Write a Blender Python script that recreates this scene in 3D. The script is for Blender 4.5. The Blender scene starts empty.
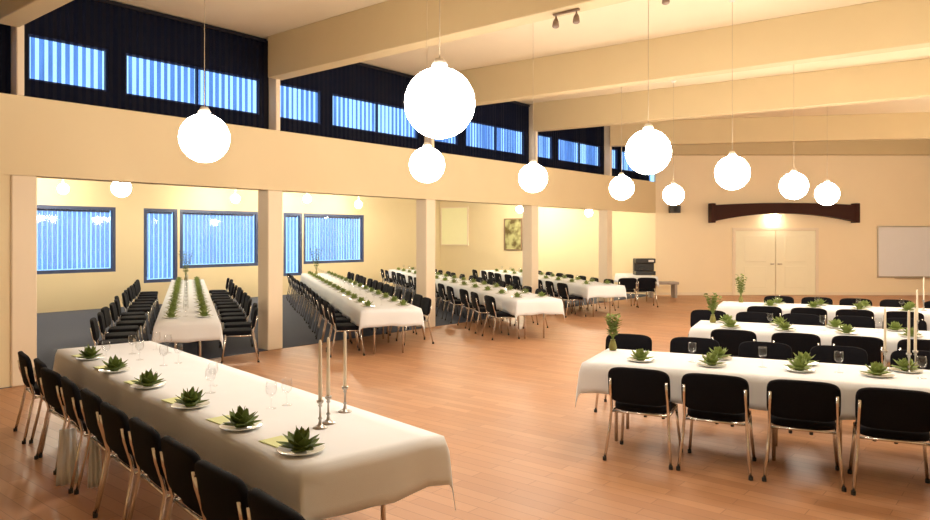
import bpy, bmesh, math, random
from mathutils import Vector, Matrix
random.seed(7)
PI = math.pi
SC = bpy.context.scene
COL = SC.collection

# ------------------------------------------------------------------ camera
EYE = 1.9
FPX = 720.0
cam_d = bpy.data.cameras.new('camera')
cam = bpy.data.objects.new('camera', cam_d)
COL.objects.link(cam)
cam.location = (0, 0, EYE)
cam.rotation_euler = (PI / 2, 0, 0)
cam_d.sensor_fit = 'HORIZONTAL'
cam_d.sensor_width = 36
cam_d.lens = 36 * FPX / 930
cam_d.shift_y = -23 / 930
cam_d.clip_start = 0.05
SC.camera = cam

# ------------------------------------------------------------------ world + exposure
world = bpy.data.worlds.new('world')
SC.world = world
world.use_nodes = True
bg = world.node_tree.nodes['Background']
bg.inputs[0].default_value = (0.33, 0.62, 1.0, 1)
bg.inputs[1].default_value = 2.0
SC.view_settings.view_transform = 'Standard'
SC.view_settings.look = 'None'
SC.view_settings.exposure = 0.0
SC.view_settings.gamma = 1.0
SC.view_settings.use_curve_mapping = False
GLOBE_E = 46.0
SMALL_E = 210.0

# ------------------------------------------------------------------ materials
def mat(name, col, rough=0.6, metal=0.0, spec=0.5, emit=None, es=0.0, sheen=0.0):
    m = bpy.data.materials.new(name)
    m.use_nodes = True
    b = m.node_tree.nodes['Principled BSDF']
    b.inputs['Base Color'].default_value = (*col, 1)
    b.inputs['Roughness'].default_value = rough
    b.inputs['Metallic'].default_value = metal
    b.inputs['Specular IOR Level'].default_value = spec
    if sheen:
        b.inputs['Sheen Weight'].default_value = sheen
    if emit:
        b.inputs['Emission Color'].default_value = (*emit, 1)
        b.inputs['Emission Strength'].default_value = es
    return m

def vary(m, scale=6.0, amt=0.1, bump=0.0, bscale=80.0, stretch=(1, 1, 1)):
    """soft colour variation and a fine bump, all procedural"""
    nt = m.node_tree
    b = nt.nodes['Principled BSDF']
    tc = nt.nodes.new('ShaderNodeTexCoord')
    mp = nt.nodes.new('ShaderNodeMapping')
    mp.inputs['Scale'].default_value = stretch
    nt.links.new(tc.outputs['Object'], mp.inputs[0])
    no = nt.nodes.new('ShaderNodeTexNoise')
    no.inputs['Scale'].default_value = scale
    no.inputs['Detail'].default_value = 4
    nt.links.new(mp.outputs[0], no.inputs['Vector'])
    c = b.inputs['Base Color'].default_value[:]
    mx = nt.nodes.new('ShaderNodeMix')
    mx.data_type = 'RGBA'
    mx.inputs['A'].default_value = (c[0] * (1 - amt), c[1] * (1 - amt), c[2] * (1 - amt), 1)
    mx.inputs['B'].default_value = (min(1, c[0] * (1 + amt)), min(1, c[1] * (1 + amt)), min(1, c[2] * (1 + amt)), 1)
    nt.links.new(no.outputs['Fac'], mx.inputs['Factor'])
    nt.links.new(mx.outputs['Result'], b.inputs['Base Color'])
    if bump:
        n2 = nt.nodes.new('ShaderNodeTexNoise')
        n2.inputs['Scale'].default_value = bscale
        nt.links.new(mp.outputs[0], n2.inputs['Vector'])
        bp = nt.nodes.new('ShaderNodeBump')
        bp.inputs['Strength'].default_value = bump
        bp.inputs['Distance'].default_value = 0.01
        nt.links.new(n2.outputs['Fac'], bp.inputs['Height'])
        nt.links.new(bp.outputs[0], b.inputs['Normal'])
    return m

M = {}
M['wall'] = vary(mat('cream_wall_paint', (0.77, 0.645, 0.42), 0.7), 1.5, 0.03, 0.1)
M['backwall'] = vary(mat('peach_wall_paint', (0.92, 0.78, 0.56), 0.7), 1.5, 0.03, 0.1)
M['beam'] = vary(mat('tan_beam_paint', (0.62, 0.50, 0.295), 0.65), 1.5, 0.05, 0.1)
M['ceiling'] = vary(mat('pale_ceiling_board', (0.78, 0.67, 0.49), 0.8), 2, 0.03, 0.1)
M['post'] = vary(mat('cream_post_paint', (0.84, 0.72, 0.56), 0.6), 2, 0.03)
M['darkpanel'] = vary(mat('dark_navy_panel', (0.014, 0.013, 0.02), 0.8, spec=0.2), 3, 0.2)
M['blueframe'] = vary(mat('dark_blue_frame', (0.035, 0.055, 0.14), 0.5), 3, 0.1)
M['carpet'] = vary(mat('blue_grey_carpet', (0.105, 0.115, 0.15), 0.95, spec=0.1), 40, 0.2, 0.4, 300)
M['cloth'] = vary(mat('white_tablecloth_fabric', (0.76, 0.78, 0.82), 0.85), 4, 0.03, 0.15, 250)
M['black'] = vary(mat('black_chair_fabric', (0.005, 0.005, 0.008), 0.85, spec=0.15), 60, 0.3, 0.3, 300)
M['chrome'] = vary(mat('chrome_tube', (0.70, 0.68, 0.66), 0.22, metal=1.0), 20, 0.05)
M['rubber'] = mat('dark_rubber', (0.02, 0.02, 0.02), 0.7)
M['plastic'] = vary(mat('black_plastic', (0.015, 0.015, 0.017), 0.4), 20, 0.1)
M['tablewood'] = vary(mat('beech_table_top', (0.45, 0.27, 0.14), 0.5), 10, 0.15, stretch=(1, 8, 1))
M['china'] = vary(mat('white_china', (0.83, 0.83, 0.78), 0.15), 10, 0.02)
M['leafdark'] = vary(mat('dark_green_napkin', (0.085, 0.13, 0.012), 0.7), 25, 0.45)
M['leafmid'] = vary(mat('fresh_green_napkin', (0.19, 0.25, 0.055), 0.7), 25, 0.4)
M['palegreen'] = vary(mat('pale_green_paper', (0.62, 0.66, 0.33), 0.8), 15, 0.06)
M['stem'] = vary(mat('olive_sprig', (0.22, 0.20, 0.05), 0.7), 25, 0.3)
M['silver'] = vary(mat('tarnished_silver', (0.42, 0.40, 0.38), 0.28, metal=1.0), 30, 0.1)
M['wax'] = vary(mat('ivory_candle_wax', (0.85, 0.76, 0.62), 0.4), 20, 0.03)
M['wood'] = vary(mat('dark_red_wood', (0.04, 0.010, 0.006), 0.6, spec=0.2), 6, 0.3, stretch=(1, 1, 10))
M['door'] = vary(mat('cream_door_paint', (0.93, 0.88, 0.68), 0.5), 4, 0.02)
M['board'] = vary(mat('grey_white_board', (0.80, 0.80, 0.84), 0.35), 4, 0.02)
M['alu'] = vary(mat('brushed_aluminium', (0.6, 0.58, 0.55), 0.35, metal=1.0), 30, 0.06)
M['cord'] = mat('pale_cord', (0.45, 0.36, 0.25), 0.6)
M['brown'] = vary(mat('brown_metal', (0.22, 0.14, 0.09), 0.45), 10, 0.1)
M['grey'] = vary(mat('grey_laminate', (0.40, 0.34, 0.30), 0.6), 10, 0.08)
M['yellowpanel'] = vary(mat('pale_yellow_panel', (0.93, 0.92, 0.62), 0.6), 4, 0.02)
M['globe'] = mat('lit_opal_glass', (0.9, 0.9, 0.85), 0.2, emit=(1.0, 0.905, 0.765), es=GLOBE_E)
M['smallglobe'] = mat('lit_small_opal_glass', (0.9, 0.9, 0.8), 0.2, emit=(1.0, 0.88, 0.66), es=SMALL_E)
M['doorglobe'] = mat('lit_door_lamp_glass', (0.9, 0.9, 0.8), 0.2, emit=(1.0, 0.88, 0.66), es=26.0)
M['white'] = vary(mat('white_enamel', (0.8, 0.76, 0.7), 0.4), 10, 0.03)

def glass_mat():
    m = bpy.data.materials.new('clear_glass')
    m.use_nodes = True
    nt = m.node_tree
    nt.nodes.clear()
    o = nt.nodes.new('ShaderNodeOutputMaterial')
    t = nt.nodes.new('ShaderNodeBsdfTransparent')
    t.inputs[0].default_value = (0.975, 0.98, 0.985, 1)
    g = nt.nodes.new('ShaderNodeBsdfGlossy')
    g.inputs['Roughness'].default_value = 0.04
    lw = nt.nodes.new('ShaderNodeLayerWeight')
    lw.inputs['Blend'].default_value = 0.5
    pw = nt.nodes.new('ShaderNodeMath'); pw.operation = 'POWER'; pw.inputs[1].default_value = 4.0
    nt.links.new(lw.outputs['Facing'], pw.inputs[0])
    f = nt.nodes.new('ShaderNodeMath'); f.operation = 'MULTIPLY_ADD'; f.inputs[1].default_value = 0.6; f.inputs[2].default_value = 0.03
    nt.links.new(pw.outputs[0], f.inputs[0])
    mx = nt.nodes.new('ShaderNodeMixShader')
    nt.links.new(f.outputs[0], mx.inputs[0])
    nt.links.new(t.outputs[0], mx.inputs[1])
    nt.links.new(g.outputs[0], mx.inputs[2])
    nt.links.new(mx.outputs[0], o.inputs[0])
    return m
M['glass'] = glass_mat()

def sheer_mat(name, col, alpha, trans_col):
    """thin woven fabric: part of it is open weave, the rest diffuses light"""
    m = bpy.data.materials.new(name)
    m.use_nodes = True
    nt = m.node_tree
    nt.nodes.clear()
    o = nt.nodes.new('ShaderNodeOutputMaterial')
    t = nt.nodes.new('ShaderNodeBsdfTransparent')
    t.inputs[0].default_value = (*trans_col, 1)
    d = nt.nodes.new('ShaderNodeBsdfDiffuse')
    d.inputs[0].default_value = (*col, 1)
    tc = nt.nodes.new('ShaderNodeTexCoord')
    w = nt.nodes.new('ShaderNodeTexNoise')
    w.inputs['Scale'].default_value = 3.0
    mp = nt.nodes.new('ShaderNodeMapping')
    mp.inputs['Scale'].default_value = (3, 3, 0.5)
    nt.links.new(tc.outputs['Object'], mp.inputs[0])
    nt.links.new(mp.outputs[0], w.inputs['Vector'])
    mr = nt.nodes.new('ShaderNodeMapRange')
    mr.inputs['To Min'].default_value = alpha - 0.2
    mr.inputs['To Max'].default_value = alpha + 0.2
    nt.links.new(w.outputs['Fac'], mr.inputs[0])
    mx = nt.nodes.new('ShaderNodeMixShader')
    nt.links.new(mr.outputs[0], mx.inputs[0])
    nt.links.new(t.outputs[0], mx.inputs[1])
    nt.links.new(d.outputs[0], mx.inputs[2])
    nt.links.new(mx.outputs[0], o.inputs[0])
    return m
M['navyblind'] = sheer_mat('navy_sheer_slats', (0.012, 0.014, 0.03), 0.5, (0.45, 0.6, 1.0))
M['blueblind'] = sheer_mat('pale_sheer_slats', (0.16, 0.24, 0.42), 0.50, (0.52, 0.68, 1.0))

def parquet():
    m = mat('oak_parquet', (0.5, 0.28, 0.15), 0.3)
    nt = m.node_tree
    b = nt.nodes['Principled BSDF']
    tc = nt.nodes.new('ShaderNodeTexCoord')
    mp = nt.nodes.new('ShaderNodeMapping')
    mp.inputs['Rotation'].default_value = (0, 0, math.radians(39.6))
    nt.links.new(tc.outputs['Object'], mp.inputs[0])
    br = nt.nodes.new('ShaderNodeTexBrick')
    br.inputs['Color1'].default_value = (0.60, 0.315, 0.165, 1)
    br.inputs['Color2'].default_value = (0.50, 0.25, 0.125, 1)
    br.inputs['Mortar'].default_value = (0.33, 0.16, 0.08, 1)
    br.inputs['Scale'].default_value = 1.0
    br.inputs['Mortar Size'].default_value = 0.0025
    br.inputs['Brick Width'].default_value = 0.9
    br.inputs['Row Height'].default_value = 0.12
    nt.links.new(mp.outputs[0], br.inputs['Vector'])
    no = nt.nodes.new('ShaderNodeTexNoise')
    no.inputs['Scale'].default_value = 1.3
    no.inputs['Detail'].default_value = 6
    nt.links.new(mp.outputs[0], no.inputs['Vector'])
    hv = nt.nodes.new('ShaderNodeMix')
    hv.data_type = 'RGBA'
    hv.blend_type = 'MULTIPLY'
    hv.inputs['Factor'].default_value = 0.25
    nt.links.new(br.outputs['Color'], hv.inputs['A'])
    nt.links.new(no.outputs['Fac'], hv.inputs['B'])
    nt.links.new(hv.outputs['Result'], b.inputs['Base Color'])
    mr = nt.nodes.new('ShaderNodeMapRange')
    mr.inputs['To Min'].default_value = 0.36
    mr.inputs['To Max'].default_value = 0.52
    nt.links.new(no.outputs['Fac'], mr.inputs[0])
    nt.links.new(mr.outputs[0], b.inputs['Roughness'])
    return m
M['floor'] = parquet()

# ------------------------------------------------------------------ helpers
A_C = math.radians(39.6)
def R(u, v):
    """hall grid: u runs along the colonnade, v towards the window side"""
    return (math.sin(A_C) * u - math.cos(A_C) * v, math.cos(A_C) * u + math.sin(A_C) * v)

def obj(name, bm, m, parent=None, smooth=False, recalc=True):
    if recalc:
        bmesh.ops.recalc_face_normals(bm, faces=bm.faces)
    me = bpy.data.meshes.new(name)
    bm.to_mesh(me)
    bm.free()
    if smooth:
        for p in me.polygons:
            p.use_smooth = True
    me.materials.append(m)
    o = bpy.data.objects.new(name, me)
    COL.objects.link(o)
    if parent:
        o.parent = parent
    return o

def tag(o, label=None, cat=None, group=None, kind=None):
    if label: o['label'] = label
    if cat: o['category'] = cat
    if group: o['group'] = group
    if kind: o['kind'] = kind
    return o

def empty(name, loc=(0, 0, 0), rz=0, label=None, cat=None, group=None):
    o = bpy.data.objects.new(name, None)
    COL.objects.link(o)
    o.location = loc
    o.rotation_euler = (0, 0, rz)
    o.empty_display_size = 0.1
    return tag(o, label, cat, group)

KIDS = {}
def register(root):
    KIDS[root.name] = [(o, list(o.children)) for o in root.children]

def dup(root, loc, rz, label, group=None):
    r = root.copy()
    COL.objects.link(r)
    r.location = loc
    r.rotation_euler = (0, 0, rz)
    r['label'] = label
    if group: r['group'] = group
    for ch, subs in KIDS.get(root.name, []):
        c = ch.copy()
        COL.objects.link(c)
        c.parent = r
        for s in subs:
            d = s.copy()
            COL.objects.link(d)
            d.parent = c
    return r

USED = set()
def put(proto, loc, rz, label, group=None):
    """the first placement moves the prototype itself, later ones copy it"""
    if proto.name not in USED:
        USED.add(proto.name)
        proto.location = loc
        proto.rotation_euler = (0, 0, rz)
        proto['label'] = label
        if group: proto['group'] = group
        return proto
    return dup(proto, loc, rz, label, group)

def box(bm, x0, x1, y0, y1, z0, z1, mtx=None):
    vs = [bm.verts.new((x, y, z)) for x in (x0, x1) for y in (y0, y1) for z in (z0, z1)]
    for f in ((0, 1, 3, 2), (4, 6, 7, 5), (0, 4, 5, 1), (2, 3, 7, 6), (0, 2, 6, 4), (1, 5, 7, 3)):
        bm.faces.new([vs[i] for i in f])
    if mtx is not None:
        bmesh.ops.transform(bm, matrix=mtx, verts=vs)
    return vs

def rbox(bm, x0, x1, y0, y1, z0, z1, r=0.01, seg=2, mtx=None):
    b2 = bmesh.new()
    box(b2, x0, x1, y0, y1, z0, z1)
    bmesh.ops.bevel(b2, geom=b2.edges[:] , offset=r, segments=seg, affect='EDGES', profile=0.5)
    merge(bm, b2, mtx)

def merge(bm, b2, mtx=None):
    if mtx is not None:
        bmesh.ops.transform(b2, matrix=mtx, verts=b2.verts)
    mp = {}
    for v in b2.verts:
        mp[v.index if False else v] = bm.verts.new(v.co)
    for f in b2.faces:
        bm.faces.new([mp[v] for v in f.verts])
    b2.free()

def prism(bm, poly, z0, z1):
    lo = [bm.verts.new((p[0], p[1], z0)) for p in poly]
    hi = [bm.verts.new((p[0], p[1], z1)) for p in poly]
    bm.faces.new(lo[::-1])
    bm.faces.new(hi)
    n = len(poly)
    for i in range(n):
        bm.faces.new([lo[i], lo[(i + 1) % n], hi[(i + 1) % n], hi[i]])

def seg_mtx(p0, p1):
    """local x runs from p0 to p1, local y to its left"""
    a = math.atan2(p1[1] - p0[1], p1[0] - p0[0])
    return Matrix.Translation((p0[0], p0[1], 0)) @ Matrix.Rotation(a, 4, 'Z')

def dist(p0, p1):
    return math.hypot(p1[0] - p0[0], p1[1] - p0[1])

def tube(bm, pts, r, seg=8, cap=True):
    pts = [Vector(p) for p in pts]
    rings = []
    prev = None
    for i, p in enumerate(pts):
        if i == 0: t = pts[1] - pts[0]
        elif i == len(pts) - 1: t = pts[-1] - pts[-2]
        else: t = (pts[i + 1] - p).normalized() + (p - pts[i - 1]).normalized()
        t.normalize()
        if prev is None:
            n = t.orthogonal().normalized()
        else:
            n = (prev - t * prev.dot(t)).normalized()
        prev = n
        b = t.cross(n)
        rr = r[i] if isinstance(r, (list, tuple)) else r
        rings.append([bm.verts.new(p + (n * math.cos(2 * PI * k / seg) + b * math.sin(2 * PI * k / seg)) * rr) for k in range(seg)])
    for a, b in zip(rings, rings[1:]):
        for k in range(seg):
            bm.faces.new([a[k], a[(k + 1) % seg], b[(k + 1) % seg], b[k]])
    if cap:
        bm.faces.new(rings[0][::-1])
        bm.faces.new(rings[-1])

def lathe(bm, prof, seg=16, c=(0, 0, 0)):
    rings = []
    for r, z in prof:
        if r < 1e-6:
            rings.append([bm.verts.new((c[0], c[1], c[2] + z))])
        else:
            rings.append([bm.verts.new((c[0] + r * math.cos(2 * PI * k / seg), c[1] + r * math.sin(2 * PI * k / seg), c[2] + z)) for k in range(seg)])
    for a, b in zip(rings, rings[1:]):
        for k in range(seg):
            k2 = (k + 1) % seg
            if len(a) == 1 and len(b) == 1: continue
            if len(a) == 1: bm.faces.new([a[0], b[k2], b[k]])
            elif len(b) == 1: bm.faces.new([a[k], a[k2], b[0]])
            else: bm.faces.new([a[k], a[k2], b[k2], b[k]])

def sphere_prof(r, n=12, z=0, a0=-90, a1=90):
    return [(max(0.0, r * math.cos(math.radians(a0 + (a1 - a0) * i / n))) if 0 < i < n or abs(a0) != 90 or abs(a1) != 90 else 0.0,
             z + r * math.sin(math.radians(a0 + (a1 - a0) * i / n))) for i in range(n + 1)]

def wall_holes(bm, p0, p1, z0, z1, t0, t1, holes):
    """a wall from p0 to p1 with rectangular holes (s0, s1, za, zb), thickness from t0 to t1 on local y"""
    mt = seg_mtx(p0, p1)
    L = dist(p0, p1)
    cuts = sorted({0.0, L} | {h[0] for h in holes} | {h[1] for h in holes})
    for a, b in zip(cuts, cuts[1:]):
        mid = (a + b) / 2
        hs = sorted([h for h in holes if h[0] < mid < h[1]], key=lambda h: h[2])
        z = z0
        for h in hs:
            if h[2] > z: box(bm, a, b, t0, t1, z, h[2], mt)
            z = h[3]
        if z < z1: box(bm, a, b, t0, t1, z, z1, mt)

def struct(name, bm, m, parent=None):
    o = obj(name, bm, m, parent)
    if parent is None: o['kind'] = 'structure'
    return o

# ------------------------------------------------------------------ room shell
U_BACK, V_COL, V_OUT, U_NEAR, Z_CEIL = 22.1, 10.2, 19.6, -3.0, 5.25
BAND0, BAND1 = 2.69, 3.70
P_COLN = R(U_NEAR, V_COL)
P_COLF = R(U_BACK, V_COL)
P_REAR = R(U_NEAR, -4.0)
P_BR = (17.5, P_COLF[1])

bm = bmesh.new()
prism(bm, [P_REAR, P_BR, P_COLF, P_COLN], -0.15, 0.0)
prism(bm, [P_COLN, P_COLF, R(U_BACK, V_OUT), R(U_NEAR, V_OUT)], -0.15, 0.0)
struct('floor', bm, M['floor'])
bm = bmesh.new()
prism(bm, [R(U_NEAR + .02, V_COL + .02), R(U_BACK - .02, V_COL + .02), R(U_BACK - .02, V_OUT - .02), R(U_NEAR + .02, V_OUT - .02)], 0.0, 0.008)
struct('floor_carpet', bm, M['carpet'])
bm = bmesh.new()
prism(bm, [R(U_NEAR - .3, -4.3), (18.0, P_COLF[1] + .3), R(U_BACK + .2, V_COL + .35), R(U_NEAR - .3, V_COL + .35)], Z_CEIL, Z_CEIL + 0.15)
struct('ceiling', bm, M['ceiling'])
bm = bmesh.new()
prism(bm, [R(U_NEAR - .2, V_COL + .3), R(U_BACK + .2, V_COL + .3), R(U_BACK + .2, V_OUT + .2), R(U_NEAR - .2, V_OUT + .2)], 3.45, 3.6)
struct('ceiling_aisle', bm, M['ceiling'])

# back wall of the hall, back wall of the aisle, rear, right
bm = bmesh.new()
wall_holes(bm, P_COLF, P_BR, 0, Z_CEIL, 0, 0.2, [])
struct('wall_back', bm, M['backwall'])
bm = bmesh.new()
wall_holes(bm, R(U_BACK, V_OUT + .2), P_COLF, 0, 3.45, 0, 0.2, [])
struct('wall_aisle_back', bm, M['wall'])
bm = bmesh.new()
wall_holes(bm, P_REAR, R(U_NEAR, V_OUT), 0, Z_CEIL, 0, -0.2, [])
wall_rear = struct('wall_rear', bm, M['wall'])
bm = bmesh.new()
wall_holes(bm, P_REAR, P_BR, 0, Z_CEIL, -0.2, 0, [])
struct('wall_right', bm, M['wall'])

# colonnade: solid infill near the camera, the band above, posts, columns
bm = bmesh.new()
wall_holes(bm, R(U_NEAR, V_COL), R(3.42, V_COL), 0, BAND0, 0.03, 0.25, [])
struct('wall_left', bm, M['wall'])
bm = bmesh.new()
wall_holes(bm, R(U_NEAR, V_COL), R(U_BACK, V_COL), BAND0, BAND1, 0, 0.30, [])
struct('trim_1', bm, M['wall'])
POSTS = [3.45, 7.36, 11.25, 15.15, 19.05]
for i, u in enumerate(POSTS):
    bm = bmesh.new()
    x, y = R(u + (.05 if i == 0 else -.04), V_COL + 0.15)
    mt = Matrix.Translation((x, y, 0)) @ Matrix.Rotation(PI / 2 - A_C, 4, 'Z')
    rbox(bm, -.15, .15, -.15, .15, 0, BAND0, 0.015, 1, mt)
    struct('trim_%d' % (2 + i), bm, M['post'])
    bm = bmesh.new()
    x, y = R(u, V_COL + 0.09)
    mt = Matrix.Translation((x, y, 0)) @ Matrix.Rotation(PI / 2 - A_C, 4, 'Z')
    rbox(bm, -.045, .045, -.11, .11, BAND1, Z_CEIL, 0.01, 1, mt)
    struct('trim_%d' % (8 + i), bm, M['post'])

# clerestory wall with glazing holes; each bay has one narrow and one wide pane
bays = [(U_NEAR, 3.5), (3.5, 7.3), (7.3, 11.2), (11.2, 15.1), (15.1, 19.0), (19.0, 22.1)]
holes, panes = [], []
for k, (a, b) in enumerate(bays):
    L = b - a
    if k == 0:
        rects = [(a + 3.6, b - 0.25)]
    else:
        rects = [(a + .12, a + .12 + .29 * (L - .25)), (a + .12 + .36 * (L - .25), b - .13)]
    for r0, r1 in rects:
        holes.append((r0 - U_NEAR, r1 - U_NEAR, 3.96, 4.57))
        panes.append((k, r0, r1))
bm = bmesh.new()
wall_holes(bm, R(U_NEAR, V_COL + .22), R(U_BACK, V_COL + .22), BAND1, Z_CEIL, 0, 0.1, holes)
struct('wall_clerestory', bm, M['darkpanel'])

WN = 0
def window(p0, p1, z0, z1, t0, t1, fw=0.05, mull=()):
    """frame bars and glass inside a hole; p0-p1 lies on the wall line"""
    global WN
    WN += 1
    root = empty('window_%d' % WN, (p0[0], p0[1], 0))
    root['kind'] = 'structure'
    mt = seg_mtx((0, 0), (p1[0] - p0[0], p1[1] - p0[1]))
    L = dist(p0, p1)
    bm = bmesh.new()
    box(bm, 0, L, t0, t1, z0, z0 + fw, mt); box(bm, 0, L, t0, t1, z1 - fw, z1, mt)
    box(bm, 0, fw, t0, t1, z0 + fw, z1 - fw, mt); box(bm, L - fw, L, t0, t1, z0 + fw, z1 - fw, mt)
    for s in mull:
        box(bm, L * s - fw / 2, L * s + fw / 2, t0, t1, z0 + fw, z1 - fw, mt)
    obj('window_frame', bm, M['blueframe'], root)
    bm = bmesh.new()
    tm = (t0 + t1) / 2
    box(bm, fw, L - fw, tm - .004, tm + .004, z0 + fw, z1 - fw, mt)
    obj('glass_pane', bm, M['glass'], root)
    return root

for k, r0, r1 in panes:
    window(R(r0, V_COL + .22), R(r1, V_COL + .22), 3.96, 4.57, 0.02, 0.08, 0.025, (0.5,) if r1 - r0 > 1.8 else ())

def blind(p0, p1, z0, z1, off, pitch, w, turn, m, name, label, cat, group=None, alu='darkpanel'):
    """vertical slats hanging from a head rail; one thing: rail + slat curtain"""
    L = dist(p0, p1)
    a = math.atan2(p1[1] - p0[1], p1[0] - p0[0])
    root = empty(name, (p0[0], p0[1], z0), a, label, cat, group)
    bm = bmesh.new()
    box(bm, 0, L, off - .03, off + .03, z1 - z0 - .05, z1 - z0)
    obj('head_rail', bm, M[alu], root)
    bm = bmesh.new()
    n = int(L / pitch)
    for i in range(n):
        x = (i + .5) * L / n
        t = turn + random.uniform(-.3, .3)
        dx, dy = math.cos(t) * w / 2, math.sin(t) * w / 2
        pts = [(x - dx, off - dy), (x, off + .008), (x + dx, off + dy)]
        lo = [bm.verts.new((p[0], p[1], .01)) for p in pts]
        hi = [bm.verts.new((p[0], p[1], z1 - z0 - .05)) for p in pts]
        for j in (0, 1):
            bm.faces.new([lo[j], lo[j + 1], hi[j + 1], hi[j]])
    obj('slats', bm, M[m], root, recalc=False)
    return root

names = ['nearest', 'first full', 'second', 'third', 'fourth', 'last']
for k, (a, b) in enumerate(bays):
    a2, b2 = a + .09, b - .09
    lab = ['dark vertical blind at the left picture edge above the cream wall band',
           'dark vertical blind over high windows between first and second roof posts',
           'dark vertical blind over high windows, second full bay from the left',
           'dark vertical blind over high windows behind the largest globe lamp',
           'dark vertical blind over high windows, small bay right of the largest globe',
           'dark vertical blind over the farthest high window by the back wall'][k]
    blind(R(a2, V_COL + .1), R(b2, V_COL + .1), BAND1 + .01, Z_CEIL - .02, 0.03, 0.105, (0.07, 0.07, 0.07, 0.085, 0.088, 0.088)[k], math.radians(14 if k < 3 else 1), 'navyblind',
          'vertical_blind', lab, 'blind', 'navy blinds along the clerestory')

# outer aisle wall with its tall and wide windows
wins = [(5.10, 6.15, 0.62, 2.70), (6.25, 8.94, 0.97, 2.70), (9.71, 10.70, 0.62, 2.70), (10.77, 13.42, 0.99, 2.70),
        (14.37, 15.12, 0.62, 2.70), (15.18, 17.90, 0.99, 2.70)]
bm = bmesh.new()
wall_holes(bm, R(U_NEAR, V_OUT), R(U_BACK, V_OUT), 0, 3.45, 0, 0.22, [(a - U_NEAR, b - U_NEAR, c, d) for a, b, c, d in wins])
struct('wall_outer', bm, M['wall'])
wl = ['tall narrow blue blind mostly hidden behind the left column', 'wide pale blue blind in the leftmost aisle window',
      'tall narrow pale blue blind left of the middle aisle window', 'wide pale blue blind behind the left aisle table',
      'tall narrow blue blind just right of the square column', 'wide blue blind in the aisle window nearest the back']
for (a, b, c, d), lab in zip(wins, wl):
    window(R(a, V_OUT), R(b, V_OUT), c, d, 0.0, 0.1, 0.09)
    blind(R(a + .1, V_OUT), R(b - .1, V_OUT), c + .1, d - .09, 0.15, 0.115, 0.10, math.radians(8), 'blueblind',
          'vertical_blind', lab, 'blind', 'pale blinds in the aisle windows', 'blueframe')

# baseboards
bm = bmesh.new()
mt = seg_mtx(P_COLF, P_BR)
box(bm, 0.1, dist(P_COLF, P_BR) - .1, -.02, 0, 0, .09, mt)
struct('baseboard_back', bm, M['post'])

# ------------------------------------------------------------------ roof beams fanning across the hall
TX = [3.30, 7.30, 11.20, 15.10, 19.00]
BVP = [-405, -405, -533, -650, -3000]
BEAMS = []
def right_wall_hit(p, d):
    # intersection with the right wall or the rear wall line
    best = 99
    for q0, q1 in ((P_REAR, P_BR), (P_REAR, P_COLN)):
        ex, ey = q1[0] - q0[0], q1[1] - q0[1]
        det = d[0] * (-ey) + ex * d[1]
        if abs(det) < 1e-9: continue
        rx, ry = q0[0] - p[0], q0[1] - p[1]
        t = (rx * (-ey) + ex * ry) / det
        s = (d[0] * ry - d[1] * rx) / det
        if t > .5 and -0.001 <= s <= 1.001: best = min(best, t)
    return best
for i, (u, vx) in enumerate(zip(TX, BVP)):
    p = R(u, V_COL)
    d = (465 - vx, -FPX)
    n = math.hypot(*d); d = (d[0] / n, d[1] / n)
    t = right_wall_hit(p, d)
    q = (p[0] + d[0] * t, p[1] + d[1] * t)
    bm = bmesh.new()
    rbox(bm, 0.0, t, -.14, .14, 4.56, Z_CEIL, 0.01, 1, seg_mtx(p, q))
    struct('trim_%d' % (14 + i), bm, M['beam'])
    BEAMS.append((p, d, t))
bm = bmesh.new()
rbox(bm, 0.02, dist(P_COLF, P_BR) - .02, -.35, 0, 4.56, Z_CEIL, 0.01, 1, seg_mtx(P_COLF, P_BR))
struct('trim_19', bm, M['beam'])

def ceil_at(x, y):
    for p, d, t in BEAMS:
        rx, ry = x - p[0], y - p[1]
        if abs(-d[1] * rx + d[0] * ry) < .2: return 4.56
    return Z_CEIL

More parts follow.
